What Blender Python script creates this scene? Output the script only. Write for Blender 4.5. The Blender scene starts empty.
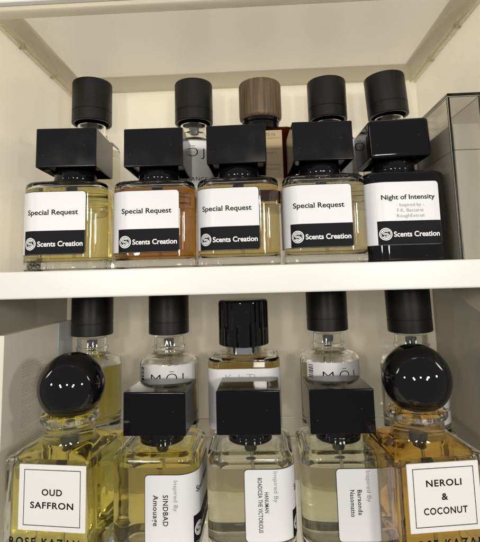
import bpy, bmesh, math, random
from mathutils import Vector, Matrix

random.seed(7)
S = 0.001            # all shapes are written in millimetres
BASE = 139.4         # eye height above the lower shelf top, mm
scene = bpy.context.scene
COL = scene.collection

# ------------------------------------------------------------------ camera
def make_camera():
    pitch, yaw, roll = math.radians(6.9), math.radians(2.3), -0.027
    fw = Vector((-math.sin(yaw) * math.cos(pitch), math.cos(yaw) * math.cos(pitch), math.sin(pitch)))
    r = fw.cross(Vector((0, 0, 1))).normalized()
    u = r.cross(fw)
    c, s = math.cos(roll), math.sin(roll)
    r2, u2 = c * r + s * u, -s * r + c * u
    cam = bpy.data.cameras.new('camera')
    o = bpy.data.objects.new('camera', cam)
    COL.objects.link(o)
    m = Matrix((r2, u2, -fw)).transposed().to_4x4()
    m.translation = Vector((0, 0, BASE * S))
    o.matrix_world = m
    cam.sensor_fit = 'HORIZONTAL'
    cam.sensor_width = 36
    cam.lens = 440 / 480 * 36
    cam.shift_y = -49 / 480
    cam.clip_start = 0.01
    cam.clip_end = 50
    scene.camera = o
make_camera()

# ------------------------------------------------------------------ light
world = bpy.data.worlds.new('World')
scene.world = world
world.use_nodes = True
wn = world.node_tree
bg = wn.nodes['Background']
bg.inputs['Color'].default_value = (0.95, 0.97, 1.0, 1)
bg.inputs['Strength'].default_value = 0.23

def area(name, loc, target, size, power, color, shape='DISK', size_y=None):
    l = bpy.data.lights.new(name, 'AREA')
    l.shape = shape
    l.size = size * S
    if size_y:
        l.size_y = size_y * S
    l.energy = power
    l.color = color
    o = bpy.data.objects.new(name, l)
    COL.objects.link(o)
    o.location = Vector(loc) * S
    d = (Vector(target) - Vector(loc)).normalized()
    o.rotation_euler = d.to_track_quat('-Z', 'Y').to_euler()
    return o
# the row of small room lamps a little above eye level behind the photographer, with an outer pair added to brighten the side walls
for az, dz, p in ((-22, 25, 1.3), (1, 62, 1.3), (-19, -48, 1.2), (23, 30, 1.3), (20, -52, 1.2), (-52, 0, 0.9), (53, 10, 1.3)):
    a = math.radians(az)
    area('room_and_fill_lamp', (950 * math.sin(a), 250 - 950 * math.cos(a), BASE + 120 + dz), (-5, 250, 150), 84, p * 1.14, (1.0, 0.95, 0.86))
area('ceiling_fill', (0, 300, 900), (0, 270, 150), 500, 3.0, (1.0, 0.96, 0.89))  # added fill above the top board, makes the ceiling glow inside
for sx in (-1, 1):
    area('side_fill', (sx * 900, 330, 520), (0, 270, 180), 500, 8.5, (1.0, 0.95, 0.87))  # added fills outside the cabinet, brighten the side panels through the plastic
area('back_fill', (0, 1000, 500), (0, 300, 120), 900, 10.0, (1.0, 0.96, 0.89))  # added fill behind the back panel, lights wall and liquids from the rear
area('under_fill', (0, 330, -480), (0, 270, 0), 500, 4.4, (1.0, 0.95, 0.86))  # added fill below the lower shelf to brighten the liquids standing on it

scene.view_settings.view_transform = 'Standard'
scene.view_settings.look = 'None'
scene.view_settings.exposure = 0.0
scene.view_settings.gamma = 1.0
scene.render.engine = 'CYCLES'
cy = scene.cycles
cy.max_bounces = 20
cy.transmission_bounces = 18
cy.glossy_bounces = 8
cy.diffuse_bounces = 6
cy.transparent_max_bounces = 16
cy.sample_clamp_indirect = 12.0
cy.blur_glossy = 0.6
cy.caustics_refractive = True
cy.caustics_reflective = True
cy.use_denoising = True

# ------------------------------------------------------------------ materials
def new_mat(name):
    m = bpy.data.materials.new(name)
    m.use_nodes = True
    return m, m.node_tree, m.node_tree.nodes['Principled BSDF']

def noise_bump(nt, b, scale, dist, detail=3.0, strength=1.0):
    tc = nt.nodes.new('ShaderNodeTexCoord')
    n = nt.nodes.new('ShaderNodeTexNoise')
    n.inputs['Scale'].default_value = scale
    n.inputs['Detail'].default_value = detail
    nt.links.new(tc.outputs['Object'], n.inputs['Vector'])
    bp = nt.nodes.new('ShaderNodeBump')
    bp.inputs['Distance'].default_value = dist * S
    bp.inputs['Strength'].default_value = strength
    nt.links.new(n.outputs['Fac'], bp.inputs['Height'])
    nt.links.new(bp.outputs['Normal'], b.inputs['Normal'])
    return tc, n

def plastic(name, col, rough, bump=None, vary=0.0, vscale=40, spec=0.5, coat=0.0, rvary=0.0):
    m, nt, b = new_mat(name)
    b.inputs['Base Color'].default_value = (*col, 1)
    b.inputs['Roughness'].default_value = rough
    b.inputs['Specular IOR Level'].default_value = spec
    b.inputs['Coat Weight'].default_value = coat
    b.inputs['Coat Roughness'].default_value = 0.05
    if bump:
        noise_bump(nt, b, bump[0], bump[1])
    if vary or rvary:
        tc = nt.nodes.new('ShaderNodeTexCoord')
        n = nt.nodes.new('ShaderNodeTexNoise')
        n.inputs['Scale'].default_value = vscale
        n.inputs['Detail'].default_value = 5
        nt.links.new(tc.outputs['Object'], n.inputs['Vector'])
    if vary:
        r = nt.nodes.new('ShaderNodeValToRGB')
        r.color_ramp.elements[0].position = 0.3
        r.color_ramp.elements[1].position = 0.7
        r.color_ramp.elements[0].color = (*[c * (1 - vary) for c in col], 1)
        r.color_ramp.elements[1].color = (*[min(1, c * (1 + vary)) for c in col], 1)
        nt.links.new(n.outputs['Fac'], r.inputs['Fac'])
        nt.links.new(r.outputs['Color'], b.inputs['Base Color'])
    if rvary:
        mr = nt.nodes.new('ShaderNodeMapRange')
        mr.inputs['From Min'].default_value = 0.3
        mr.inputs['From Max'].default_value = 0.7
        mr.inputs['To Min'].default_value = max(0.0, rough - rvary)
        mr.inputs['To Max'].default_value = rough + rvary
        nt.links.new(n.outputs['Fac'], mr.inputs['Value'])
        nt.links.new(mr.outputs['Result'], b.inputs['Roughness'])
    return m

def glass(name, col=(1, 1, 1), ior=1.5, rough=0.0, wob=None):
    m, nt, b = new_mat(name)
    nt.nodes.remove(b)
    g = nt.nodes.new('ShaderNodeBsdfGlass')
    g.inputs['Color'].default_value = (*col, 1)
    g.inputs['IOR'].default_value = ior
    g.inputs['Roughness'].default_value = rough
    nt.links.new(g.outputs[0], nt.nodes['Material Output'].inputs['Surface'])
    if wob:
        noise_bump(nt, g, wob[0], wob[1], 1.0)
    return m

def liquid(name, T, ior=1.36, path=40):
    """T: what is left of red, green, blue after `path` mm of liquid."""
    m = glass(name, (1, 1, 1), ior)
    nt = m.node_tree
    sg = [-math.log(t) / (path * S) for t in T]
    d = max(sg)
    v = nt.nodes.new('ShaderNodeVolumeAbsorption')
    v.inputs['Color'].default_value = (*[1 - s / d for s in sg], 1)
    v.inputs['Density'].default_value = d
    nt.links.new(v.outputs[0], nt.nodes['Material Output'].inputs['Volume'])
    return m

M = dict(
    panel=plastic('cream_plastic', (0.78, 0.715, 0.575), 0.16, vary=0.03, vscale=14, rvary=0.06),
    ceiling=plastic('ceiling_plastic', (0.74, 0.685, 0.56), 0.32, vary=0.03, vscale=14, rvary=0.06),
    lower_panel=plastic('shaded_back_plastic', (0.47, 0.425, 0.335), 0.12, vary=0.05, vscale=14, rvary=0.05),  # darker version of the cream back, shade under the shelf put into the colour
    lower_side=plastic('shaded_side_plastic', (0.34, 0.315, 0.25), 0.12, vary=0.06, vscale=14, rvary=0.05),  # side walls below the shelf, their shade mixed into a darker base colour
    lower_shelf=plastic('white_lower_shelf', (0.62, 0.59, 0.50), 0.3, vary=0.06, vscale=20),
    riser=plastic('white_riser', (0.88, 0.86, 0.79), 0.3, vary=0.02, vscale=25),
    shelf=plastic('white_shelf', (0.76, 0.75, 0.70), 0.30, vary=0.03, vscale=9, bump=(120, 0.05), rvary=0.08),
    rail=glass('clear_rail', (0.985, 0.975, 0.94), 1.45, 0.08),
    cap=plastic('black_cap', (0.007, 0.007, 0.008), 0.15, bump=(1500, 0.006), rvary=0.04, vscale=90, spec=0.3),
    matte=plastic('matte_black_cap', (0.007, 0.007, 0.007), 0.38, bump=(1800, 0.015), rvary=0.05, vscale=60, spec=0.28),
    gloss=plastic('gloss_black', (0.004, 0.004, 0.005), 0.04, rvary=0.015, vscale=60),
    night=plastic('black_glass', (0.004, 0.004, 0.005), 0.04, rvary=0.02, vscale=60),
    glass=glass('bottle_glass', (0.995, 0.997, 0.99), 1.5, 0.0, (70, 0.22)),
    label=plastic('label_paper', (0.72, 0.715, 0.74), 0.38, bump=(500, 0.02), vary=0.012, vscale=60),
    cardlabel=plastic('label_card', (0.74, 0.72, 0.70), 0.55, bump=(900, 0.03), vary=0.012, vscale=60),
    ink=plastic('black_ink', (0.010, 0.010, 0.012), 0.5, spec=0.06),
    greyink=plastic('grey_ink', (0.20, 0.20, 0.21), 0.5),
    white_ink=plastic('white_ink', (0.86, 0.86, 0.87), 0.45),
    tan=plastic('tan_label', (0.42, 0.31, 0.165), 0.5, vary=0.05, vscale=60),
    brown_ink=plastic('brown_ink', (0.14, 0.09, 0.05), 0.5),
    chrome=None,
    tube=glass('tube_plastic', (0.9, 0.9, 0.9), 1.4, 0.25),
    amberglass=glass('amber_glass', (0.40, 0.20, 0.07), 1.5, 0.0, (60, 0.10)),
    pump=plastic('pump_plastic', (0.10, 0.10, 0.10), 0.25),
    carton=plastic('cream_carton', (0.84, 0.79, 0.67), 0.35, vary=0.03, vscale=40),
    carton_blue=plastic('pale_blue_card', (0.50, 0.52, 0.55), 0.35, vary=0.03, vscale=40),
    carton_ink=plastic('faded_ink', (0.68, 0.635, 0.53), 0.5),
    smoky=glass('smoky_acrylic', (0.91, 0.905, 0.89), 1.30, 0.10),
)
def translucent(m, col, fac):
    # plastic made translucent so the added lamps outside make the cabinet glow
    nt = m.node_tree
    b_ = nt.nodes['Principled BSDF']
    tr = nt.nodes.new('ShaderNodeBsdfTranslucent')
    tr.inputs['Color'].default_value = (*col, 1)
    mx = nt.nodes.new('ShaderNodeMixShader')
    mx.inputs[0].default_value = fac
    nt.links.new(b_.outputs[0], mx.inputs[1])
    nt.links.new(tr.outputs[0], mx.inputs[2])
    nt.links.new(mx.outputs[0], nt.nodes['Material Output'].inputs['Surface'])
translucent(M['panel'], (0.97, 0.945, 0.88), 0.45)
translucent(M['ceiling'], (0.96, 0.93, 0.86), 0.45)
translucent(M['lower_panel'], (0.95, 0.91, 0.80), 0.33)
translucent(M['lower_shelf'], (0.95, 0.93, 0.86), 0.5)
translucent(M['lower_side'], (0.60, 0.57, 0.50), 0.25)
m, nt, b = new_mat('chrome')
b.inputs['Base Color'].default_value = (0.75, 0.75, 0.74, 1)
b.inputs['Metallic'].default_value = 1
b.inputs['Roughness'].default_value = 0.12
M['chrome'] = m

def dust(m, amount=0.30):
    nt = m.node_tree
    b_ = nt.nodes['Principled BSDF']
    tc = nt.nodes.new('ShaderNodeTexCoord')
    v_ = nt.nodes.new('ShaderNodeTexVoronoi')
    v_.inputs['Scale'].default_value = 420
    n_ = nt.nodes.new('ShaderNodeTexNoise')
    n_.inputs['Scale'].default_value = 130
    n_.inputs['Detail'].default_value = 4
    nt.links.new(tc.outputs['Object'], v_.inputs['Vector'])
    nt.links.new(tc.outputs['Object'], n_.inputs['Vector'])
    lt = nt.nodes.new('ShaderNodeMath'); lt.operation = 'LESS_THAN'; lt.inputs[1].default_value = 0.10
    gt = nt.nodes.new('ShaderNodeMath'); gt.operation = 'GREATER_THAN'; gt.inputs[1].default_value = 0.60
    mu = nt.nodes.new('ShaderNodeMath'); mu.operation = 'MULTIPLY'
    nt.links.new(v_.outputs['Distance'], lt.inputs[0])
    nt.links.new(n_.outputs['Fac'], gt.inputs[0])
    nt.links.new(lt.outputs[0], mu.inputs[0]); nt.links.new(gt.outputs[0], mu.inputs[1])
    mx = nt.nodes.new('ShaderNodeMix'); mx.data_type = 'RGBA'
    base = b_.inputs['Base Color'].default_value
    mx.inputs['A'].default_value = base
    mx.inputs['B'].default_value = (amount, amount, amount * 0.95, 1)
    nt.links.new(mu.outputs[0], mx.inputs['Factor'])
    nt.links.new(mx.outputs['Result'], b_.inputs['Base Color'])

def wood_mat():
    m, nt, b = new_mat('walnut')
    tc = nt.nodes.new('ShaderNodeTexCoord')
    mp = nt.nodes.new('ShaderNodeMapping')
    mp.inputs['Scale'].default_value = (650, 650, 30)
    n = nt.nodes.new('ShaderNodeTexNoise')
    n.inputs['Scale'].default_value = 1.0
    n.inputs['Detail'].default_value = 6
    r = nt.nodes.new('ShaderNodeValToRGB')
    r.color_ramp.elements[0].position = 0.3
    r.color_ramp.elements[1].position = 0.72
    r.color_ramp.elements[0].color = (0.050, 0.029, 0.014, 1)
    r.color_ramp.elements[1].color = (0.17, 0.108, 0.055, 1)
    bp = nt.nodes.new('ShaderNodeBump')
    bp.inputs['Distance'].default_value = 0.1 * S
    nt.links.new(tc.outputs['Object'], mp.inputs['Vector'])
    nt.links.new(mp.outputs[0], n.inputs['Vector'])
    nt.links.new(n.outputs['Fac'], r.inputs['Fac'])
    nt.links.new(r.outputs['Color'], b.inputs['Base Color'])
    nt.links.new(n.outputs['Fac'], bp.inputs['Height'])
    nt.links.new(bp.outputs['Normal'], b.inputs['Normal'])
    b.inputs['Roughness'].default_value = 0.5
    return m
M['wood'] = wood_mat()

# ------------------------------------------------------------------ mesh helpers (millimetres)
def obj(name, bm, mat, parent=None, smooth=None, recalc=False):
    if recalc:
        bmesh.ops.recalc_face_normals(bm, faces=bm.faces)
    me = bpy.data.meshes.new(name)
    bmesh.ops.scale(bm, vec=(S, S, S), verts=bm.verts)
    bm.to_mesh(me)
    bm.free()
    if mat:
        me.materials.append(mat)
    if smooth is not None:
        for p in me.polygons:
            p.use_smooth = True
        try:
            me.set_sharp_from_angle(angle=math.radians(smooth))
        except Exception:
            pass
    o = bpy.data.objects.new(name, me)
    COL.objects.link(o)
    if smooth is not None:
        w = o.modifiers.new('weighted_normals', 'WEIGHTED_NORMAL')
        w.keep_sharp = True
        w.weight = 90
    if parent:
        o.parent = parent
    return o

def thing(name, label, cat, loc, rot=0.0, group=None):
    o = bpy.data.objects.new(name, None)
    COL.objects.link(o)
    o.empty_display_size = 0.01
    o.location = (loc[0] * S, loc[1] * S, (loc[2] + BASE + (0.06 if cat != 'cabinet' else 0)) * S)
    o.rotation_euler = (0, 0, math.radians(rot))
    o['label'] = label
    o['category'] = cat
    if group:
        o['group'] = group
    return o

def rsq(hx, hy, r, n=10):
    """rounded rectangle, anticlockwise from the right of the front edge; a circle when hx = hy = r"""
    r = min(r, hx, hy)
    pts = []
    for k, (sx, sy) in enumerate(((1, -1), (1, 1), (-1, 1), (-1, -1))):
        a0 = -math.pi / 2 + k * math.pi / 2
        for i in range(n + 1):
            a = a0 + math.pi / 2 * i / n
            pts.append((sx * (hx - r) + r * math.cos(a), sy * (hy - r) + r * math.sin(a)))
    return pts

def loft(bm, rings, cap0=True, cap1=True, flip=False):
    """rings: list of (z, loop)"""
    vs = [[bm.verts.new((x, y, z)) for x, y in loop] for z, loop in rings]
    n = len(vs[0])
    fs = []
    for a, b in zip(vs, vs[1:]):
        for i in range(n):
            j = (i + 1) % n
            fs.append(bm.faces.new((a[i], a[j], b[j], b[i])))
    if cap0:
        fs.append(bm.faces.new(list(reversed(vs[0]))))
    if cap1:
        fs.append(bm.faces.new(vs[-1]))
    if flip:
        for f in fs:
            f.normal_flip()
    return vs

def circ(r, n=10):
    return rsq(r, r, r, n)

def lathe(bm, prof, n=12, cx=0, cy=0, cap0=True, cap1=True):
    loft(bm, [(z, [(x + cx, y + cy) for x, y in circ(max(r, 0.01), n)]) for z, r in prof], cap0, cap1)

def box(bm, x0, x1, y0, y1, z0, z1, bev=0.0, seg=3):
    g = bmesh.ops.create_cube(bm, size=1)
    for v in g['verts']:
        v.co = Vector(((x0 + x1) / 2 + v.co.x * (x1 - x0), (y0 + y1) / 2 + v.co.y * (y1 - y0), (z0 + z1) / 2 + v.co.z * (z1 - z0)))
    if bev:
        es = list({e for v in g['verts'] for e in v.link_edges})
        bmesh.ops.bevel(bm, geom=es, offset=bev, segments=seg, profile=0.5, affect='EDGES')

def cyl_between(bm, p, q, r, n=8):
    p, q = Vector(p), Vector(q)
    d = (q - p).normalized()
    a = d.orthogonal().normalized()
    c = d.cross(a)
    rings = []
    for t in (p, q):
        rings.append([bm.verts.new(t + r * (a * math.cos(2 * math.pi * i / n) + c * math.sin(2 * math.pi * i / n))) for i in range(n)])
    for i in range(n):
        j = (i + 1) % n
        bm.faces.new((rings[0][i], rings[0][j], rings[1][j], rings[1][i]))
    bm.faces.new(list(reversed(rings[0])))
    bm.faces.new(rings[1])

# ---- flat artwork (u right, v up, mm) that is then laid on a surface
def rect2(u0, u1, v0, v1, r=0.0, corners='abcd', n=6):
    """outline polygon, rounded at chosen corners: a=lower left b=lower right c=upper right d=upper left"""
    P = []
    for name, cx_, cy_, a0 in (('a', u0, v0, 180), ('b', u1, v0, 270), ('c', u1, v1, 0), ('d', u0, v1, 90)):
        if r and name in corners:
            ox = cx_ + (r if name in 'ad' else -r)
            oy = cy_ + (r if name in 'ab' else -r)
            for i in range(n + 1):
                a = math.radians(a0 + 90 * i / n)
                P.append((ox + r * math.cos(a), oy + r * math.sin(a)))
        else:
            P.append((cx_, cy_))
    return P

class Art:
    def __init__(self):
        self.bm = bmesh.new()
    def poly(self, pts):
        self.bm.faces.new([self.bm.verts.new((x, y, 0)) for x, y in pts])
    def rect(self, u0, u1, v0, v1, r=0, corners='abcd'):
        self.poly(rect2(u0, u1, v0, v1, r, corners))
    def line(self, pts, w, closed=False):
        n = len(pts)
        L, Rr = [], []
        for i in range(n):
            if closed:
                a, b = Vector(pts[i - 1]), Vector(pts[(i + 1) % n])
            else:
                a, b = Vector(pts[max(i - 1, 0)]), Vector(pts[min(i + 1, n - 1)])
            d = (b - a).normalized()
            nn = Vector((-d.y, d.x)) * w / 2
            p = Vector(pts[i])
            L.append(self.bm.verts.new((*(p + nn), 0)))
            Rr.append(self.bm.verts.new((*(p - nn), 0)))
        for i in range(n if closed else n - 1):
            j = (i + 1) % n
            self.bm.faces.new((Rr[i], Rr[j], L[j], L[i]))
    def ring(self, cx_, cy_, r, w, n=32):
        self.line([(cx_ + r * math.cos(2 * math.pi * i / n), cy_ + r * math.sin(2 * math.pi * i / n)) for i in range(n)], w, True)
    def frame(self, u0, u1, v0, v1, w):
        self.rect(u0, u1, v0, v0 + w); self.rect(u0, u1, v1 - w, v1)
        self.rect(u0, u0 + w, v0 + w, v1 - w); self.rect(u1 - w, u1, v0 + w, v1 - w)
    def text(self, s, cx_, cy_, height=None, width=None, bold=0.0, rot=0.0, align='CENTER', spacing=1.0, xs=1.0):
        """cap height and width in mm"""
        c = bpy.data.curves.new('t', 'FONT')
        c.body = s
        c.size = 1.0
        c.offset = bold
        c.space_character = spacing
        c.resolution_u = 4
        o = bpy.data.objects.new('t', c)
        COL.objects.link(o)
        dg = bpy.context.evaluated_depsgraph_get()
        me = bpy.data.meshes.new_from_object(o.evaluated_get(dg))
        tb = bmesh.new()
        tb.from_mesh(me)
        bpy.data.objects.remove(o)
        bpy.data.curves.remove(c)
        bpy.data.meshes.remove(me)
        xsv = [v.co.x for v in tb.verts]
        x0, x1 = min(xsv), max(xsv)
        k = height / 0.70 if height else width / (x1 - x0)
        kx = width / (x1 - x0) if width else k * xs
        ca, sa = math.cos(math.radians(rot)), math.sin(math.radians(rot))
        ax = {'CENTER': (x0 + x1) / 2, 'LEFT': x0}[align]
        mp = {}
        for v in tb.verts:
            x, y = (v.co.x - ax) * kx, (v.co.y - 0.35) * k
            mp[v] = self.bm.verts.new((cx_ + x * ca - y * sa, cy_ + x * sa + y * ca, 0))
        for f in tb.faces:
            try:
                self.bm.faces.new([mp[v] for v in f.verts])
            except ValueError:
                pass
        tb.free()
    def wrap(self, fn, name, mat, parent, step=None, thick=0.0, off=0.2):
        """lay on the surface: fn(u, v, off) -> xyz"""
        bm = self.bm
        if step:
            us = [v.co.x for v in bm.verts]
            u = math.floor(min(us) / step) * step
            while u < max(us):
                bmesh.ops.bisect_plane(bm, geom=bm.verts[:] + bm.edges[:] + bm.faces[:], plane_co=(u + 0.013, 0, 0), plane_no=(1, 0, 0), dist=1e-5)
                u += step
        bmesh.ops.triangulate(bm, faces=[f for f in bm.faces if len(f.verts) > 4])
        bm.normal_update()
        for f in bm.faces:
            if f.normal.z < 0:
                f.normal_flip()
        if thick:
            g = bmesh.ops.extrude_face_region(bm, geom=bm.faces[:])
            top = [x for x in g['geom'] if isinstance(x, bmesh.types.BMVert)]
            for v in top:
                v.co.z = thick
        for v in bm.verts:
            v.co = Vector(fn(v.co.x, v.co.y, off + v.co.z))
        if thick:
            bmesh.ops.recalc_face_normals(bm, faces=bm.faces)
        return obj(name, bm, mat, parent)

def wrap_rsq(h, r, s0=0.0):
    """surface of a rounded square: u runs right along the front and on round the corners"""
    flat = h - r
    arc = math.pi / 2 * r
    def fn(u, v, off):
        s = u + s0
        sg = 1 if s >= 0 else -1
        t = abs(s)
        ro = r + off
        if t <= flat:
            x, y = t, -(h + off)
        elif t <= flat + arc:
            a = (t - flat) / r
            x, y = flat + ro * math.sin(a), -(flat + ro * math.cos(a))
        else:
            x, y = h + off, -flat + (t - flat - arc)
        return (sg * x, y, v)
    return fn

def wrap_cyl(r, a0=0.0):
    def fn(u, v, off):
        a = u / r + math.radians(a0)
        return ((r + off) * math.sin(a), -(r + off) * math.cos(a), v)
    return fn

def wrap_flat(y):
    return lambda u, v, off: (u, y - off, v)

# ------------------------------------------------------------------ the shelving cabinet
XL, XR, YF, YB = -141.0, 122.0, 218.0, 321.0
CEIL = 150.5
cab = thing('display_cabinet', 'cream plastic open cabinet with white shelf edge, holding two levels of perfume bottles', 'cabinet', (0, 0, -BASE))
cab.location.z = 0
def cz(z):
    return z + BASE
def part(name, mat, *boxes, bev=0.0, smooth=40):
    bm = bmesh.new()
    for b_ in boxes:
        box(bm, *b_, bev=bev)
    return obj(name, bm, mat, cab, smooth=smooth)
T = 4.0
part('shelf', M['shelf'], (XL + 0.2, XR - 0.2, YF, YB - 0.3, cz(-9.0), cz(4.7)), bev=1.1)
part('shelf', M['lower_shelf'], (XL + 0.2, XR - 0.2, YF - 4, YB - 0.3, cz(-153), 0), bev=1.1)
part('back_panel', M['panel'], (XL - T, XR + T, YB, YB + T, cz(-2), cz(158)))
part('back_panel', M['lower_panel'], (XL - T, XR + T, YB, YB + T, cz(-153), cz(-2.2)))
for a, b_ in ((XL - T, XL), (XR, XR + T)):
    part('side_panel', M['panel'], (a, b_, YF + 2, YB - 0.1, cz(-2), cz(158)))
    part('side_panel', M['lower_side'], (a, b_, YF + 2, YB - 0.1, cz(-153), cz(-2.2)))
# top: a shallow tray seen from below, its rim hanging 8 mm
part('top_board', M['ceiling'], (XL - T, XR + T, YF - 5, YB + T, cz(CEIL), cz(CEIL + 14)))
def rim():
    bm = bmesh.new()
    def ring(off, z, front):
        return z, [(XL + off, YF - 6 + front), (XR - off, YF - 6 + front), (XR - off, YB - off), (XL + off, YB - off)]
    loft(bm, [ring(-0.1, cz(CEIL + 1), 0), ring(-0.1, cz(142.2), 0), ring(0.9, cz(141.6), 0.8), ring(3.4, cz(141.6), 7), ring(4.4, cz(142.4), 8),
              ring(8.5, cz(CEIL - 0.8), 11), ring(10.0, cz(CEIL - 0.05), 13)], False, False)
    bmesh.ops.recalc_face_normals(bm, faces=bm.faces)
    obj('rim', bm, M['panel'], cab, smooth=50)
rim()
part('front_edge', M['shelf'], (XL - T, XR + T, YF - 10, YF - 6.2, cz(144.2), cz(168)), bev=0.9)
# clear double rails clipped under the left and right of the rim
for sx, x in ((1, XL + 0.6), (-1, XR - 0.6)):
    bm = bmesh.new()
    cyl_between(bm, (x + sx * 0.6, YF, cz(140.6)), (x + sx * 0.6, YB - 1, cz(140.6)), 0.9)
    cyl_between(bm, (x + sx * 3.6, YF, cz(140.9)), (x + sx * 3.6, YB - 1, cz(140.9)), 0.8)
    obj('rail', bm, M['rail'], cab, smooth=40)
    for y in (245, 285):
        bm = bmesh.new()
        box(bm, x - 0.4 if sx > 0 else x - 4.4, x + 4.4 if sx > 0 else x + 0.4, y, y + 2.4, cz(139.4), cz(141.5), bev=0.4)
        obj('rail_clip', bm, M['rail'], cab, smooth=40)
# pale wedge-shaped plate under the shelf on the right wall
bm = bmesh.new()
pr = [(YF + 3, cz(-9.1)), (292, cz(-9.1)), (288, cz(-11.5)), (YF + 3, cz(-33))]
v0 = [bm.verts.new((XR - 2.2, y, z)) for y, z in pr]
v1 = [bm.verts.new((XR - 0.1, y, z)) for y, z in pr]
bm.faces.new(v0); bm.faces.new(list(reversed(v1)))
for i in range(4):
    bm.faces.new((v0[i], v1[i], v1[(i + 1) % 4], v0[(i + 1) % 4]))
obj('wall_wedge', bm, M['panel'], cab, recalc=True)

# low step that lifts the back row
RISE = 41.0
M['acrylic'] = glass('clear_acrylic', (0.99, 0.99, 0.985), 1.49, 0.0)
for z, lab in ((4.7, 'clear acrylic step lifting the back bottles on the upper shelf'), (-BASE, 'clear acrylic step lifting the back bottles on the lower shelf')):
    t = thing('step_riser', lab, 'riser', (-8, 301, z), group='step risers under the back rows')
    mm = M['acrylic']
    bm = bmesh.new(); box(bm, -124, 124, -17, 19, RISE - 2.5, RISE - 0.02, bev=0.4); obj('tread', bm, mm, t, smooth=40)
    for x in (-124, 121.5):
        bm = bmesh.new(); box(bm, x, x + 2.5, -16.5, 19, 0.02, RISE - 2.55, bev=0.3); obj('end_face', bm, mm, t, smooth=40)

# ------------------------------------------------------------------ square bottles of the two front rows
H, RC, BH = 22.8, 10.5, 49.0
def square_glass(t, mat, solid=False):
    bm = bmesh.new()
    out = [(0.3, 2.6), (0.0, 1.6), (0.5, 0.5), (1.6, 0.0), (BH - 3.2, 0.0), (BH - 1.7, 0.35), (BH - 0.7, 1.2), (BH - 0.15, 2.6), (BH, 4.2)]
    rings = [(z, rsq(H - i, H - i, max(RC - i * 0.8, 2))) for z, i in out[1:]]
    rings += [(BH + 0.1, circ(12.6)), (BH + 0.5, circ(9.2)), (BH + 6, circ(8.8))]
    if solid:
        loft(bm, rings)
        return obj('glass_body', bm, mat, t, smooth=50)
    vo = loft(bm, rings, True, False)
    W = 2.9
    inn = [(5.0, W + 4.0), (5.3, W + 1.8), (6.6, W + 0.3), (8.5, W), (BH - 4.0, W), (BH - 2.7, W + 0.6), (BH - 2.0, W + 2.2), (BH - 1.7, W + 5)]
    ri = [(z, rsq(H - i, H - i, max(RC - i, 3.5))) for z, i in inn] + [(BH - 1.4, circ(7.6)), (BH + 6, circ(7.0))]
    vi = loft(bm, ri, True, False, flip=True)
    n = len(vo[-1])
    for i in range(n):
        j = (i + 1) % n
        bm.faces.new((vo[-1][i], vo[-1][j], vi[-1][j], vi[-1][i]))
    return obj('glass_body', bm, mat, t, smooth=50)

def square_liquid(t, mat, level):
    bm = bmesh.new()
    W = 2.8
    inn = [(4.9, W + 4.0), (5.2, W + 1.8), (6.5, W + 0.3), (8.5, W), (min(level, BH - 4.0), W)]
    loft(bm, [(z, rsq(H - i, H - i, max(RC - i, 3.5))) for z, i in inn])
    o = obj('liquid', bm, mat, t, smooth=50)
    return o

def cap_mesh(hw=16.85, hh=22.4, z0=57.4, bev=0.7, mat='cap', tilt=0.0, t=None):
    bm = bmesh.new()
    # hollow underside: a box with a recess
    box(bm, -hw, hw, -hw, hw, z0, z0 + hh, bev=bev, seg=3)
    bm.faces.ensure_lookup_table()
    f = min(bm.faces, key=lambda f: f.calc_center_median().z + (0 if f.calc_area() > 100 else 100))
    bmesh.ops.inset_region(bm, faces=[f], thickness=1.8)
    for v in f.verts:
        v.co.z += 3.0
    if tilt:
        bmesh.ops.rotate(bm, verts=bm.verts, cent=(0, 0, z0), matrix=Matrix.Rotation(math.radians(tilt), 3, 'Y'))
    return obj('cap', bm, M[mat], t, smooth=35)

def pump(t, top, bottom, collar=True, mech=8):
    bm = bmesh.new()
    cyl_between(bm, (0.4, 0, top - mech), (1.8, 0.6, bottom), 0.9)
    obj('dip_tube', bm, M['tube'], t, smooth=60)
    bm = bmesh.new()
    lathe(bm, [(top - mech - 1, 1.6), (top - mech, 2.6), (top - 4, 3.2), (top, 3.4)], 8)
    obj('pump', bm, M['pump'], t, smooth=50)

def emblem(art, dark, cx_, cy_, r):
    """white ring round a double-stroked S"""
    art.ring(cx_, cy_, r * 0.93, r * 0.14)
    art.ring(cx_, cy_, r * 0.72, r * 0.08)
    def arc(ox, oy, rad, a0, a1, n=14):
        return [(ox + rad * math.cos(math.radians(a0 + (a1 - a0) * i / n)), oy + rad * math.sin(math.radians(a0 + (a1 - a0) * i / n))) for i in range(n + 1)]
    k = r * 0.27
    pts = arc(cx_, cy_ + k, k * 1.05, 20, 270)[:-1] + arc(cx_, cy_ - k * 0.95, k * 1.0, 90, -160)
    art.line([(cx_ + (x - cx_) * 1.5, y) for x, y in pts], r * 0.32)
    dark.line([(cx_ + (x - cx_) * 1.5, y) for x, y in pts], r * 0.09)

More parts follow.
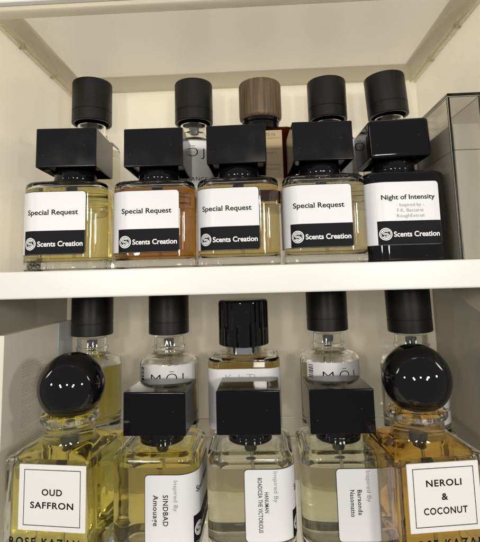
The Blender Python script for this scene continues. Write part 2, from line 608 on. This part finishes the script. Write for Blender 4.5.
LT, LB = 42.4, 8.9          # label top and bottom above the base
BT = LB + 12.6              # top of the black band
BL = 33.3                   # black band length
def scent_label(t, uR, front, side_, total=58.0, lz=0.0):
    LT, LB, BT = 42.4 + lz, 8.9 + lz, 21.5 + lz
    """label whose right end lies at perimeter position uR; front / side_: callables adding ink"""
    fn = wrap_rsq(H, RC, uR)
    a = Art(); a.rect(-total, 0, LB, LT, 1.8); lb = a.wrap(fn, 'label', M['label'], t, step=1.0, thick=0.12, off=0.12)
    a = Art(); a.rect(-BL, -0.05, LB + 0.05, BT, 1.7, 'b'); a.wrap(fn, 'band', M['ink'], lb, step=1.0, off=0.28)
    # thin dark edge line of the sticker
    w, d = Art(), Art()
    ex, ey, er = -29.3, LB + 5.7, 3.3
    emblem(w, d, ex, ey, er)
    w.wrap(fn, 'emblem', M['white_ink'], lb, step=1.0, off=0.34)
    d.wrap(fn, 'emblem_line', M['ink'], lb, step=1.0, off=0.38)
    a = Art(); a.text('Scents Creation', -13.2, ey - 0.1, height=2.7, width=24.0, bold=0.02); a.wrap(fn, 'brand_lettering', M['white_ink'], lb, step=1.0, off=0.34)
    for ink, builder in front + side_:
        a = Art(); builder(a); a.wrap(fn, 'lettering', M[ink], lb, step=1.0, off=0.30)
    outline = Art()
    P = rect2(-total - 0.1, 0.1, LB - 0.1, LT + 0.1, 1.9)
    outline.line(P, 0.45, True)
    outline.wrap(fn, 'label_edge', M['ink'], lb, step=1.0, off=0.06)
    return lb

def collar(t):
    bm = bmesh.new()
    lathe(bm, [(BH + 0.6, 11.6), (BH + 1.0, 12.1), (BH + 7.6, 12.1), (BH + 8.1, 11.7), (BH + 11.5, 11.7)], 14)
    obj('collar', bm, M['gloss'], t, smooth=40)
    bm = bmesh.new()
    lathe(bm, [(BH + 3.0, 12.25), (BH + 3.2, 12.35), (BH + 3.8, 12.35), (BH + 4.0, 12.25)], 14)
    obj('collar_ring', bm, M['gloss'], t, smooth=40)

def droplets(t):
    rnd = random.Random(11)
    bm = bmesh.new()
    fn = wrap_rsq(H, RC)
    for k in range(260):
        u, v = rnd.uniform(-24, 24), BH - 6.2 + 5.0 * rnd.random() ** 1.5
        inset = max(0.0, v - (BH - 3.2)) ** 1.6 * 0.25
        r = rnd.uniform(0.10, 0.30)
        p = Vector(fn(u, v, -inset - 0.02))
        bmesh.ops.create_icosphere(bm, subdivisions=1, radius=r, matrix=Matrix.Translation(p) @ Matrix.Scale(0.5, 4, (0, 1, 0)))
    o = obj('condensation', bm, M['glass'], t, smooth=80)
    o['kind'] = 'stuff'

def request(a):
    a.text('Special Request', -17.6, 31.4, height=2.75, width=27.3, bold=0.02)

def side_text(lines, iv=34.2):
    out = [('greyink', lambda a: a.text('Inspired By', -42.4, iv, height=2.1, width=14.5, bold=-0.004, rot=-90))]
    for s, u, v, w, hgt in lines:
        out.append(('ink', lambda a, s=s, u=u, v=v, w=w, hgt=hgt: a.text(s, u, v, height=hgt, width=w, bold=0.014, rot=-90, spacing=1.1)))
    return out

def scent_bottle(x, z, label, liq, level, uR, rot=0, front=None, side_=(), yc=256.8, group='', night=False, tilt=0, cap_gloss=False, cap_rot=0, lz=0.0, wet=False):
    t = thing('perfume_bottle', label, 'perfume bottle', (x, yc, z), rot, group)
    square_glass(t, M['night'] if night else M['glass'], night)
    if not night:
        square_liquid(t, M[liq], level)
        pump(t, BH - 3, 6.5)
    collar(t)
    c = cap_mesh(t=t, mat='gloss' if night else ('cap' if not cap_gloss else 'capgloss'), bev=2.2 if night else 0.7, tilt=tilt)
    c.rotation_euler.z = math.radians(cap_rot)
    if cap_gloss:
        c.scale = (1, 0.93, 1)
        c.location = (0, -0.6 * S, -0.9 * S)
    scent_label(t, uR, list(front or [('ink', request)]), list(side_), lz=lz)
    if wet:
        droplets(t)
    return t

M['capgloss'] = plastic('satin_black_cap', (0.004, 0.004, 0.005), 0.07, spec=0.3, rvary=0.05, vscale=90, bump=(900, 0.006))
for k_ in ('cap', 'matte', 'gloss', 'capgloss', 'night'):
    dust(M[k_], 0.07)
M['liq_yellow'] = liquid('yellow_liquid', (0.97, 0.84, 0.30))
M['liq_orange'] = liquid('orange_liquid', (0.62, 0.25, 0.02))
M['liq_gold'] = liquid('gold_liquid', (0.88, 0.67, 0.24))
M['liq_pale'] = liquid('pale_gold_liquid', (0.88, 0.74, 0.40))
M['liq_lemon'] = liquid('lemon_liquid', (0.95, 0.80, 0.24))
M['liq_clear'] = liquid('champagne_liquid', (0.92, 0.87, 0.66))
M['liq_clear2'] = liquid('pale_green_liquid', (0.88, 0.85, 0.62))
M['liq_oud'] = liquid('oud_yellow_liquid', (0.99, 0.86, 0.24))
M['liq_neroli'] = liquid('neroli_amber_liquid', (0.86, 0.54, 0.09))
M['liq_moj'] = liquid('straw_liquid', (0.88, 0.86, 0.58))
M['liq_moj_yellow'] = liquid('deep_straw_liquid', (0.90, 0.76, 0.16))
M['liq_amber'] = liquid('amber_liquid', (0.84, 0.56, 0.10))

def stretch(o, xy, z):
    o.scale = (xy, xy, z)
G1 = 'square labelled bottles in the front row of the upper shelf'
stretch(scent_bottle(-108.7, 4.7, 'square bottle of bright yellow perfume with black block cap, leftmost on the upper shelf', 'liq_yellow', 45.5, 13.5, 3, group=G1), 1.02, 1.025)
scent_bottle(-58.0, 4.7, 'square bottle of orange brown perfume with black block cap on the upper shelf', 'liq_orange', 44.5, 15.2, 1, group=G1)
scent_bottle(-10.4, 4.7, 'square bottle of gold perfume and black block cap, in front of the wooden capped bottle', 'liq_gold', 44.5, 11.8, -1, group=G1)
scent_bottle(37.2, 4.7, 'square bottle of pale gold perfume, black block cap, directly left of the black glass bottle', 'liq_pale', 44.0, 13.2, 0, group=G1, cap_rot=2, wet=True)
def night_text(a):
    a.text('Night of Intensity', -16.4, 34.2, height=2.5, width=28.3, bold=0.02)
def night_small(a):
    for k, (s, w) in enumerate((('- Inspired by -', 14.5), ('F.K. Baccarat', 14), ('RoughExtrait', 14.6))):
        a.text(s, -15.6, 30.0 - 2.9 * k, height=1.75, width=w)
scent_bottle(80.2, 4.7, 'opaque black glass bottle labelled Night of Intensity with glossy black cap', None, 0, 15.5, 2, [('ink', night_text), ('greyink', night_small)], group=G1, night=True, tilt=-2)

G2 = 'square bottles with sideways labels in the front row of the lower shelf'
scent_bottle(-57.0, -BASE, 'square bottle of lemon yellow perfume with sideways label reading SINDBAD on the lower shelf', 'liq_lemon', 43, -3.5 + 58, -1, lz=-2.2,
             side_=side_text([('SINDBAD', -47.6, 23.6, 14.5, 2.6), ('Amouage', -52.6, 23.6, 14.5, 2.6)], 30.4), group=G2, cap_gloss=True, cap_rot=-2)
scent_bottle(-7.8, -BASE, 'square bottle of clear champagne perfume with sideways label reading HANUMAN, on the lower shelf', 'liq_clear', 42, -2.8 + 58, 0,
             side_=side_text([('HANUMAN', -47.2, 27.0, 9.6, 2.0), ('BOADICEA THE VICTORIOUS', -50.4, 25.8, 25.5, 2.1)]), group=G2, cap_gloss=True, cap_rot=-1)
scent_bottle(40.6, -BASE, 'square bottle of pale greenish perfume with sideways label reading Baraonda, beside the neroli bottle', 'liq_clear2', 42, -5.5 + 58, 0,
             side_=side_text([('Baraonda', -47.0, 26.8, 11.6, 2.2), ('Nasomatto', -50.6, 26.4, 12.4, 2.2)]), group=G2, cap_gloss=True, cap_rot=1)

# ------------------------------------------------------------------ ball-stopper bottles at the lower corners
def ball_bottle(x, y, rot, label, liq, lines, lx, tilt, bx=0.0, bz=0.0):
    t = thing('perfume_bottle', label, 'perfume bottle', (x, y, -BASE), rot, 'ball stopper bottles at the ends of the lower shelf')
    HB, R2 = 21.5, 1.6
    bm = bmesh.new()
    rings = [(0, rsq(HB - 1, HB - 1, 1.2)), (1.0, rsq(HB, HB, R2)), (54.2, rsq(HB, HB, R2)), (55.4, rsq(HB - 0.8, HB - 0.8, 1.8)), (57.6, rsq(15, 15, 11)), (58.6, circ(13.2)),
             (60.5, circ(12.6)), (66.6, circ(12.6)), (67.4, circ(14.2)), (68.2, circ(14.7)), (70.0, circ(14.7)), (70.8, circ(14.0)), (71.2, circ(12.8))]
    vo = loft(bm, rings, True, False)
    W = 2.6
    ri = [(8.0, rsq(HB - W - 3, HB - W - 3, 3)), (9.0, rsq(HB - W - 0.6, HB - W - 0.6, 2)), (11.0, rsq(HB - W, HB - W, 2)), (50.5, rsq(HB - W, HB - W, 2)), (52.5, rsq(HB - W - 1.5, HB - W - 1.5, 3)),
          (55.5, rsq(12.0, 12.0, 10)), (57.5, circ(10.2)), (60.5, circ(9.8)), (71.2, circ(9.6))]
    vi = loft(bm, ri, True, False, flip=True)
    n = len(vo[-1])
    for i in range(n):
        bm.faces.new((vo[-1][i], vo[-1][(i + 1) % n], vi[-1][(i + 1) % n], vi[-1][i]))
    obj('glass_body', bm, M['glass'], t, smooth=35)
    bm = bmesh.new()
    W = 2.5
    loft(bm, [(7.9, rsq(HB - W - 3, HB - W - 3, 3)), (8.9, rsq(HB - W - 0.6, HB - W - 0.6, 2)), (11.0, rsq(HB - W, HB - W, 2)), (50.5, rsq(HB - W, HB - W, 2)), (52.5, rsq(HB - W - 1.5, HB - W - 1.5, 3)),
              (55.5, rsq(12.1, 12.1, 10)), (57.5, circ(10.3)), (60.5, circ(9.9)), (65.0, circ(9.85))])
    obj('liquid', bm, M[liq], t, smooth=35)
    pump(t, 60, 9.5, mech=14)
    bm = bmesh.new()
    lathe(bm, [(69.2, 7.0), (71.4, 9.2), (73.5, 9.4)], 12)
    obj('collar', bm, M['chrome'], t, smooth=40)
    bm = bmesh.new()
    R_ = 17.0
    prof = []
    for i in range(41):
        a = math.radians(-52 + (72 + 52) * i / 40)
        prof.append((R_ * math.sin(a) * 1.0, R_ * math.cos(a)))
    prof.append((prof[-1][0] + 0.15, prof[-1][1] - 0.5))
    prof.append((prof[-1][0] + 0.1, 0.01))
    lathe(bm, prof, 20)
    bmesh.ops.rotate(bm, verts=bm.verts, cent=(0, 0, 0), matrix=Matrix.Rotation(math.radians(tilt), 3, 'Y'))
    bmesh.ops.translate(bm, vec=(bx, 0, 84.2 + bz), verts=bm.verts)
    obj('ball_stopper', bm, M['gloss'], t, smooth=60)
    fn = wrap_flat(-HB)
    a = Art(); a.rect(lx - 16.7, lx + 16.7, 24.6, 53.4, 0.25); lb = a.wrap(fn, 'label', M['cardlabel'], t, thick=0.5, off=0.1)
    a = Art(); a.frame(lx - 14.2, lx + 14.2, 26.7, 51.3, 0.32); a.wrap(fn, 'border', M['ink'], lb, off=0.64)
    a = Art()
    for s, w, v in lines:
        a.text(s, lx, v + 0.5, height=2.75, width=w, bold=0.022, spacing=1.12)
    a.wrap(fn, 'lettering', M['ink'], lb, off=0.64)
    a = Art(); a.text('ROSE KAZAN', 0, 19.3, height=3.6, width=35, bold=0.026, spacing=1.35); a.wrap(fn, 'brand_lettering', M['ink'], t, off=0.06)
    return t
ball_bottle(-101, 236.5, -6, 'bright yellow square bottle with black ball stopper and label reading OUD SAFFRON', 'liq_oud', (('OUD', 10.2, 40.9), ('SAFFRON', 21.5, 35.2)), 3.8, 0, 0.5, 0.0)
ball_bottle(76.8, 235.0, 7, 'amber square bottle with tilted black ball stopper and label reading NEROLI & COCONUT', 'liq_neroli', (('NEROLI', 16.5, 44.4), ('&', 3.0, 38.6), ('COCONUT', 20.3, 32.8)), 0.0, -14, 1.2, 0.9)

# ------------------------------------------------------------------ round bottles of the back rows
def round_bottle(x, y, z, label, liq, rot=0, text=True, group='', capr=13.4, tilt=0.0, small='DANCE'):
    """body stands on the riser"""
    t = thing('perfume_bottle', label, 'perfume bottle', (x, y, z + RISE), rot, group)
    R_, BHt = 19.2, 47.5
    bm = bmesh.new()
    pr = [(0.4, R_ - 2.5), (0, R_ - 2.0), (0.7, R_ - 0.6), (2.2, R_), (BHt - 5, R_), (BHt - 2.8, R_ - 0.5), (BHt - 1.1, R_ - 2.0), (BHt, R_ - 4.8), (BHt + 0.7, 11.6), (BHt + 1.6, 10.4), (BHt + 4, 9.9), (BHt + 5, 10.6), (BHt + 6, 10.6), (BHt + 6.6, 9.8), (BHt + 12, 9.6)]
    vo = loft(bm, [(z_, circ(r_, 12)) for z_, r_ in pr[1:]], True, False)
    W = 2.2
    pi_ = [(6.0, R_ - W - 4), (6.6, R_ - W - 1.2), (8.5, R_ - W), (BHt - 6, R_ - W), (BHt - 4.0, R_ - W - 0.9), (BHt - 2.6, R_ - W - 3.2), (BHt - 1.8, 9.8), (BHt + 0.5, 8.2), (BHt + 12, 8.0)]
    vi = loft(bm, [(z_, circ(r_, 12)) for z_, r_ in pi_], True, False, flip=True)
    n = len(vo[-1])
    for i in range(n):
        bm.faces.new((vo[-1][i], vo[-1][(i + 1) % n], vi[-1][(i + 1) % n], vi[-1][i]))
    obj('glass_body', bm, M['glass'], t, smooth=60)
    bm = bmesh.new()
    loft(bm, [(z_, circ(r_, 12)) for z_, r_ in ((5.9, R_ - W - 3.9), (6.5, R_ - W - 1.1), (8.5, R_ - W + 0.1), (BHt - 6, R_ - W + 0.1))])
    obj('liquid', bm, M[liq], t, smooth=50)
    pump(t, BHt + 10, 7.5, mech=5)
    bm = bmesh.new()
    c0 = 61.3
    prof = [(c0, capr - 1.2), (c0 - 0.05, capr - 0.4), (c0 + 0.4, capr), (c0 + 7.6, capr), (c0 + 7.75, capr - 0.35), (c0 + 8.15, capr - 0.35), (c0 + 8.3, capr), (c0 + 28.0, capr), (c0 + 28.8, capr - 0.35), (c0 + 29.1, capr - 1.2)]
    # band and grooved shell, hollow below
    prof = [(c0 + 9, 10.0), (c0 + 0.1, 11.4)] + prof[1:]
    lathe(bm, prof, 16)
    if tilt:
        bmesh.ops.rotate(bm, verts=bm.verts, cent=(0, 0, c0), matrix=Matrix.Rotation(math.radians(tilt), 3, 'Y'))
    obj('cap', bm, M['matte'], t, smooth=35)
    fn = wrap_cyl(R_)
    if text:
        a = Art(); a.rect(-20, 22, 10, 43.4, 0.6); lb = a.wrap(fn, 'label', M['label'], t, step=1.0, thick=0.12, off=0.1)
        a = Art(); a.text('M\u014cJ', 1.5, 35.6, height=5.6, bold=-0.012, spacing=1.35, width=21)
        a.wrap(fn, 'lettering', M['ink'], lb, step=1.0, off=0.26)
        a = Art(); a.text(small, 7.0, 17.6, height=2.6, width=14, spacing=1.1); a.wrap(fn, 'scent_lettering', M['ink'], lb, step=1.0, off=0.26)
        a = Art()
        rnd = random.Random(int(abs(x) * 10))
        v = 26.0
        while v < 41.5:
            w = rnd.choice((0.25, 0.4, 0.7)); a.rect(-18.8, -15.2, v, v + w); v += w + rnd.choice((0.3, 0.5, 0.6))
        a.wrap(fn, 'barcode', M['ink'], lb, step=1.0, off=0.26)
    return t
GU = 'round black capped bottles in the back row of the upper shelf'
GL = 'round black capped bottles in the back row of the lower shelf'
stretch(round_bottle(-116.3, 300, 4.7, 'round glass bottle with matte black cap behind the bright yellow square bottle, upper shelf', 'liq_moj', -60, True, GU), 1.03, 1.045)
round_bottle(-42.8, 300, 4.7, 'round bottle lettered DANCE with matte black cap, behind the orange brown bottle', 'liq_moj', -8, True, GU)
stretch(round_bottle(51.4, 300, 4.7, 'round bottle with upright matte black cap, behind the pale gold square bottle', 'liq_moj', 0, True, GU), 1.0, 0.972)
stretch(round_bottle(92.5, 297, 4.7, 'round bottle with slightly tilted matte black cap, behind the opaque black bottle', 'liq_moj', 0, True, GU, 13.6, -3.0), 1.0, 0.975)
round_bottle(-114.0, 300, -BASE, 'round bottle of straw yellow perfume with matte black cap behind the OUD SAFFRON bottle', 'liq_moj_yellow', -38, True, GL, 13.6)
round_bottle(-61.8, 300, -BASE, 'round bottle of pale perfume lettered with a black cap, behind the SINDBAD bottle', 'liq_moj', 3, True, GL)
round_bottle(44.0, 300, -BASE, 'round bottle of pale perfume with black cap, behind the Baraonda bottle', 'liq_moj', 6, True, GL)
round_bottle(93.0, 285, -BASE, 'round bottle with barcode showing and large black cap, behind the NEROLI bottle', 'liq_moj', 40, True, GL, 13.4, -2.0)

# wooden capped bottle
t = thing('perfume_bottle', 'amber bottle with round walnut wood cap and tan label in the upper back row', 'perfume bottle', (4.4, 300, 4.7 + RISE), 0)
bm = bmesh.new()
def slab_rings(pairs, hx, hy, r):
    return [(z_, rsq(hx - i, hy - i, max(r - i * 0.7, 1.2))) for z_, i in pairs]
vo = loft(bm, slab_rings(((0, 1), (1, 0), (49, 0), (51, 0.8), (52, 2.4)), 22, 17, 4) + [(52.6, circ(10)), (58, circ(9))], True, False)
vi = loft(bm, slab_rings(((5, 4.5), (6, 2.6), (47, 2.4), (49, 4.5)), 22, 17, 4) + [(50.4, circ(8)), (58, circ(7.5))], True, False, flip=True)
for i in range(len(vo[-1])):
    j = (i + 1) % len(vo[-1])
    bm.faces.new((vo[-1][i], vo[-1][j], vi[-1][j], vi[-1][i]))
obj('glass_body', bm, M['amberglass'], t, smooth=50)
bm = bmesh.new(); loft(bm, slab_rings(((4.9, 4.4), (5.9, 2.5), (44, 2.3)), 22, 17, 4)); obj('liquid', bm, M['liq_amber'], t, smooth=50)
bm = bmesh.new(); lathe(bm, [(52.8, 12.2), (53.4, 12.8), (58.2, 12.8), (58.8, 12.2), (59.2, 13.0), (61.5, 13.0)], 14); obj('collar', bm, M['gloss'], t, smooth=40)
bm = bmesh.new(); lathe(bm, [(61.7, 12.0), (61.4, 13.4), (62.6, 14.6), (65, 14.9), (86, 14.9), (87.6, 14.4), (88.2, 13.2)], 16); obj('cap', bm, M['wood'], t, smooth=40)
a = Art(); a.rect(-19, 13.5, 8, 49.0, 0.4); lb = a.wrap(wrap_flat(-17), 'label', M['tan'], t, thick=0.12, off=0.1)
a = Art()
for v in (43.5, 36.0, 25.5):
    a.rect(-17.5, 12.5, v, v + 0.3)
a.text('SAINTS N', 2.2, 46.2, height=2.2, bold=0.01, align='CENTER')
a.text('INTENSITY', 4.2, 33.5, height=1.7); a.text('FRAGRANCE', 4.2, 22.8, height=1.7)
a.wrap(wrap_flat(-17), 'lettering', M['brown_ink'], lb, off=0.26)

# glossy black cap, amber bottle in the back row of the lower shelf
t = thing('perfume_bottle', 'amber filled bottle with fluted glossy black cap and script label, behind the HANUMAN bottle', 'perfume bottle', (-11.4, 295, -BASE + RISE), 0)
bm = bmesh.new()
vo = loft(bm, slab_rings(((0, 1), (1, 0), (46.0, 0), (47.4, 0.7), (48.0, 2.6)), 22.6, 18, 9) + [(48.2, circ(11)), (53, circ(9))], True, False)
vi = loft(bm, slab_rings(((6, 4.5), (7, 2.6), (45.2, 2.4), (46.2, 4.5)), 22.6, 18, 9) + [(46.6, circ(8)), (53, circ(7.5))], True, False, flip=True)
for i in range(len(vo[-1])):
    j = (i + 1) % len(vo[-1])
    bm.faces.new((vo[-1][i], vo[-1][j], vi[-1][j], vi[-1][i]))
obj('glass_body', bm, M['glass'], t, smooth=50)
bm = bmesh.new(); loft(bm, slab_rings(((5.9, 4.4), (6.9, 2.5), (45.0, 2.3)), 22.6, 18, 9)); obj('liquid', bm, M['liq_amber'], t, smooth=50)
bm = bmesh.new(); lathe(bm, [(48.5, 11.6), (49.0, 12.2), (53.0, 12.2), (53.4, 11.8)], 14); obj('collar', bm, M['chrome'], t, smooth=40)
bm = bmesh.new()
def fluted(r, n=30):
    pts = []
    for i in range(n * 4):
        a_ = 2 * math.pi * i / (n * 4)
        k = (0.0, 0.22, 0.0, -0.25)[i % 4]
        pts.append(((r + k) * math.sin(a_), -(r + k) * math.cos(a_)))
    return pts
loft(bm, [(53.5, fluted(14.2)), (54.2, fluted(16.0)), (80.5, fluted(16.0)), (82.0, fluted(15.4)), (82.6, fluted(14.2))])
obj('cap', bm, M['gloss'], t, smooth=25)
fn = wrap_rsq(22.6, 9, 0)
def wrap_slab(hx, hy, r):
    def fn(u, v, off):
        sg = 1 if u >= 0 else -1
        tt = abs(u); flat = hx - r
        if tt <= flat:
            return (sg * tt, -(hy + off), v)
        a_ = min((tt - flat) / r, math.pi / 2)
        return (sg * (flat + (r + off) * math.sin(a_)), -(hy - r + (r + off) * math.cos(a_)), v)
    return fn
fs = wrap_slab(22.6, 18, 9)
a = Art(); a.rect(-26, 26, 6, 41.6, 0.5); lb = a.wrap(fs, 'label', M['label'], t, step=1.0, thick=0.12, off=0.1)
a = Art(); a.text('Kult Th', -1.0, 36.2, height=5.0, bold=-0.022, width=20, spacing=0.9); a.wrap(fs, 'lettering', M['greyink'], lb, step=1.0, off=0.26)

# ------------------------------------------------------------------ boxes
# smoky clear box on the right of the upper shelf, with a cream carton in it
t = thing('acrylic_box', 'smoky clear acrylic box standing beside the opaque black bottle, against the right wall', 'box', (112.0, 270, 4.7))
bx0, bx1, by0, by1, bz = -8.5, 9.7, -40, 27, 87
bm = bmesh.new(); box(bm, bx0, bx1, by0, by0 + 1.6, 0, bz, bev=0.3); obj('front_wall', bm, M['smoky'], t, smooth=40)
bm = bmesh.new(); box(bm, bx0, bx0 + 1.6, by0 + 1.7, by1, 0, bz, bev=0.3); obj('side_wall', bm, M['smoky'], t, smooth=40)
bm = bmesh.new(); box(bm, bx1 - 1.6, bx1, by0 + 1.7, by1, 0, bz, bev=0.3); obj('side_wall', bm, M['smoky'], t, smooth=40)
bm = bmesh.new(); box(bm, bx0 + 1.7, bx1 - 1.7, by1 - 1.6, by1, 0, bz, bev=0.3); obj('back_wall', bm, M['smoky'], t, smooth=40)
bm = bmesh.new(); box(bm, bx0 - 0.4, bx1 + 0.2, by0 - 0.4, by1 + 0.4, bz + 0.1, bz + 1.8, bev=0.4); obj('lid', bm, M['smoky'], t, smooth=40)
t = thing('carton', 'tall cream carton standing inside the smoky clear box', 'carton', (112.3, 270, 4.8))
bm = bmesh.new(); box(bm, -6.6, 7.9, -38.0, 24, 0, 57.8, bev=0.5); obj('carton_body', bm, M['carton'], t, smooth=40)
bm = bmesh.new(); box(bm, -6.8, 8.1, -38.2, 24.2, 58, 72.2, bev=0.5); obj('carton_lid', bm, M['carton'], t, smooth=40)

# cream carton against the left wall of the lower shelf
t = thing('carton', 'flat cream carton with faded small print leaning against the left wall of the lower shelf', 'carton', (XL + 4.6, 275, -BASE))
bm = bmesh.new(); box(bm, -4.2, 1.0, -43, 20, 0, 111, bev=0.4); cb = obj('carton_body', bm, M['carton'], t, smooth=40)
bm = bmesh.new(); box(bm, -4.1, 1.3, 20.2, 43, 0, 110.8, bev=0.4); obj('blue_panel', bm, M['carton_blue'], t, smooth=40)
a = Art()
rnd = random.Random(4)
v = 92.0
while v > 34:
    u = -24.0
    end = 8 - rnd.random() * 12
    while u < end:
        w = rnd.uniform(1.2, 4.2)
        h_ = rnd.uniform(0.45, 0.75)
        a.rect(u, min(u + w, end + 1), v, v + h_)
        u += w + 0.8
    v -= rnd.choice((1.7, 1.7, 1.7, 3.4))
a.wrap(lambda u, v, off: (1.0 + off, u, v), 'small_print', M['carton_ink'], cb, off=0.1)
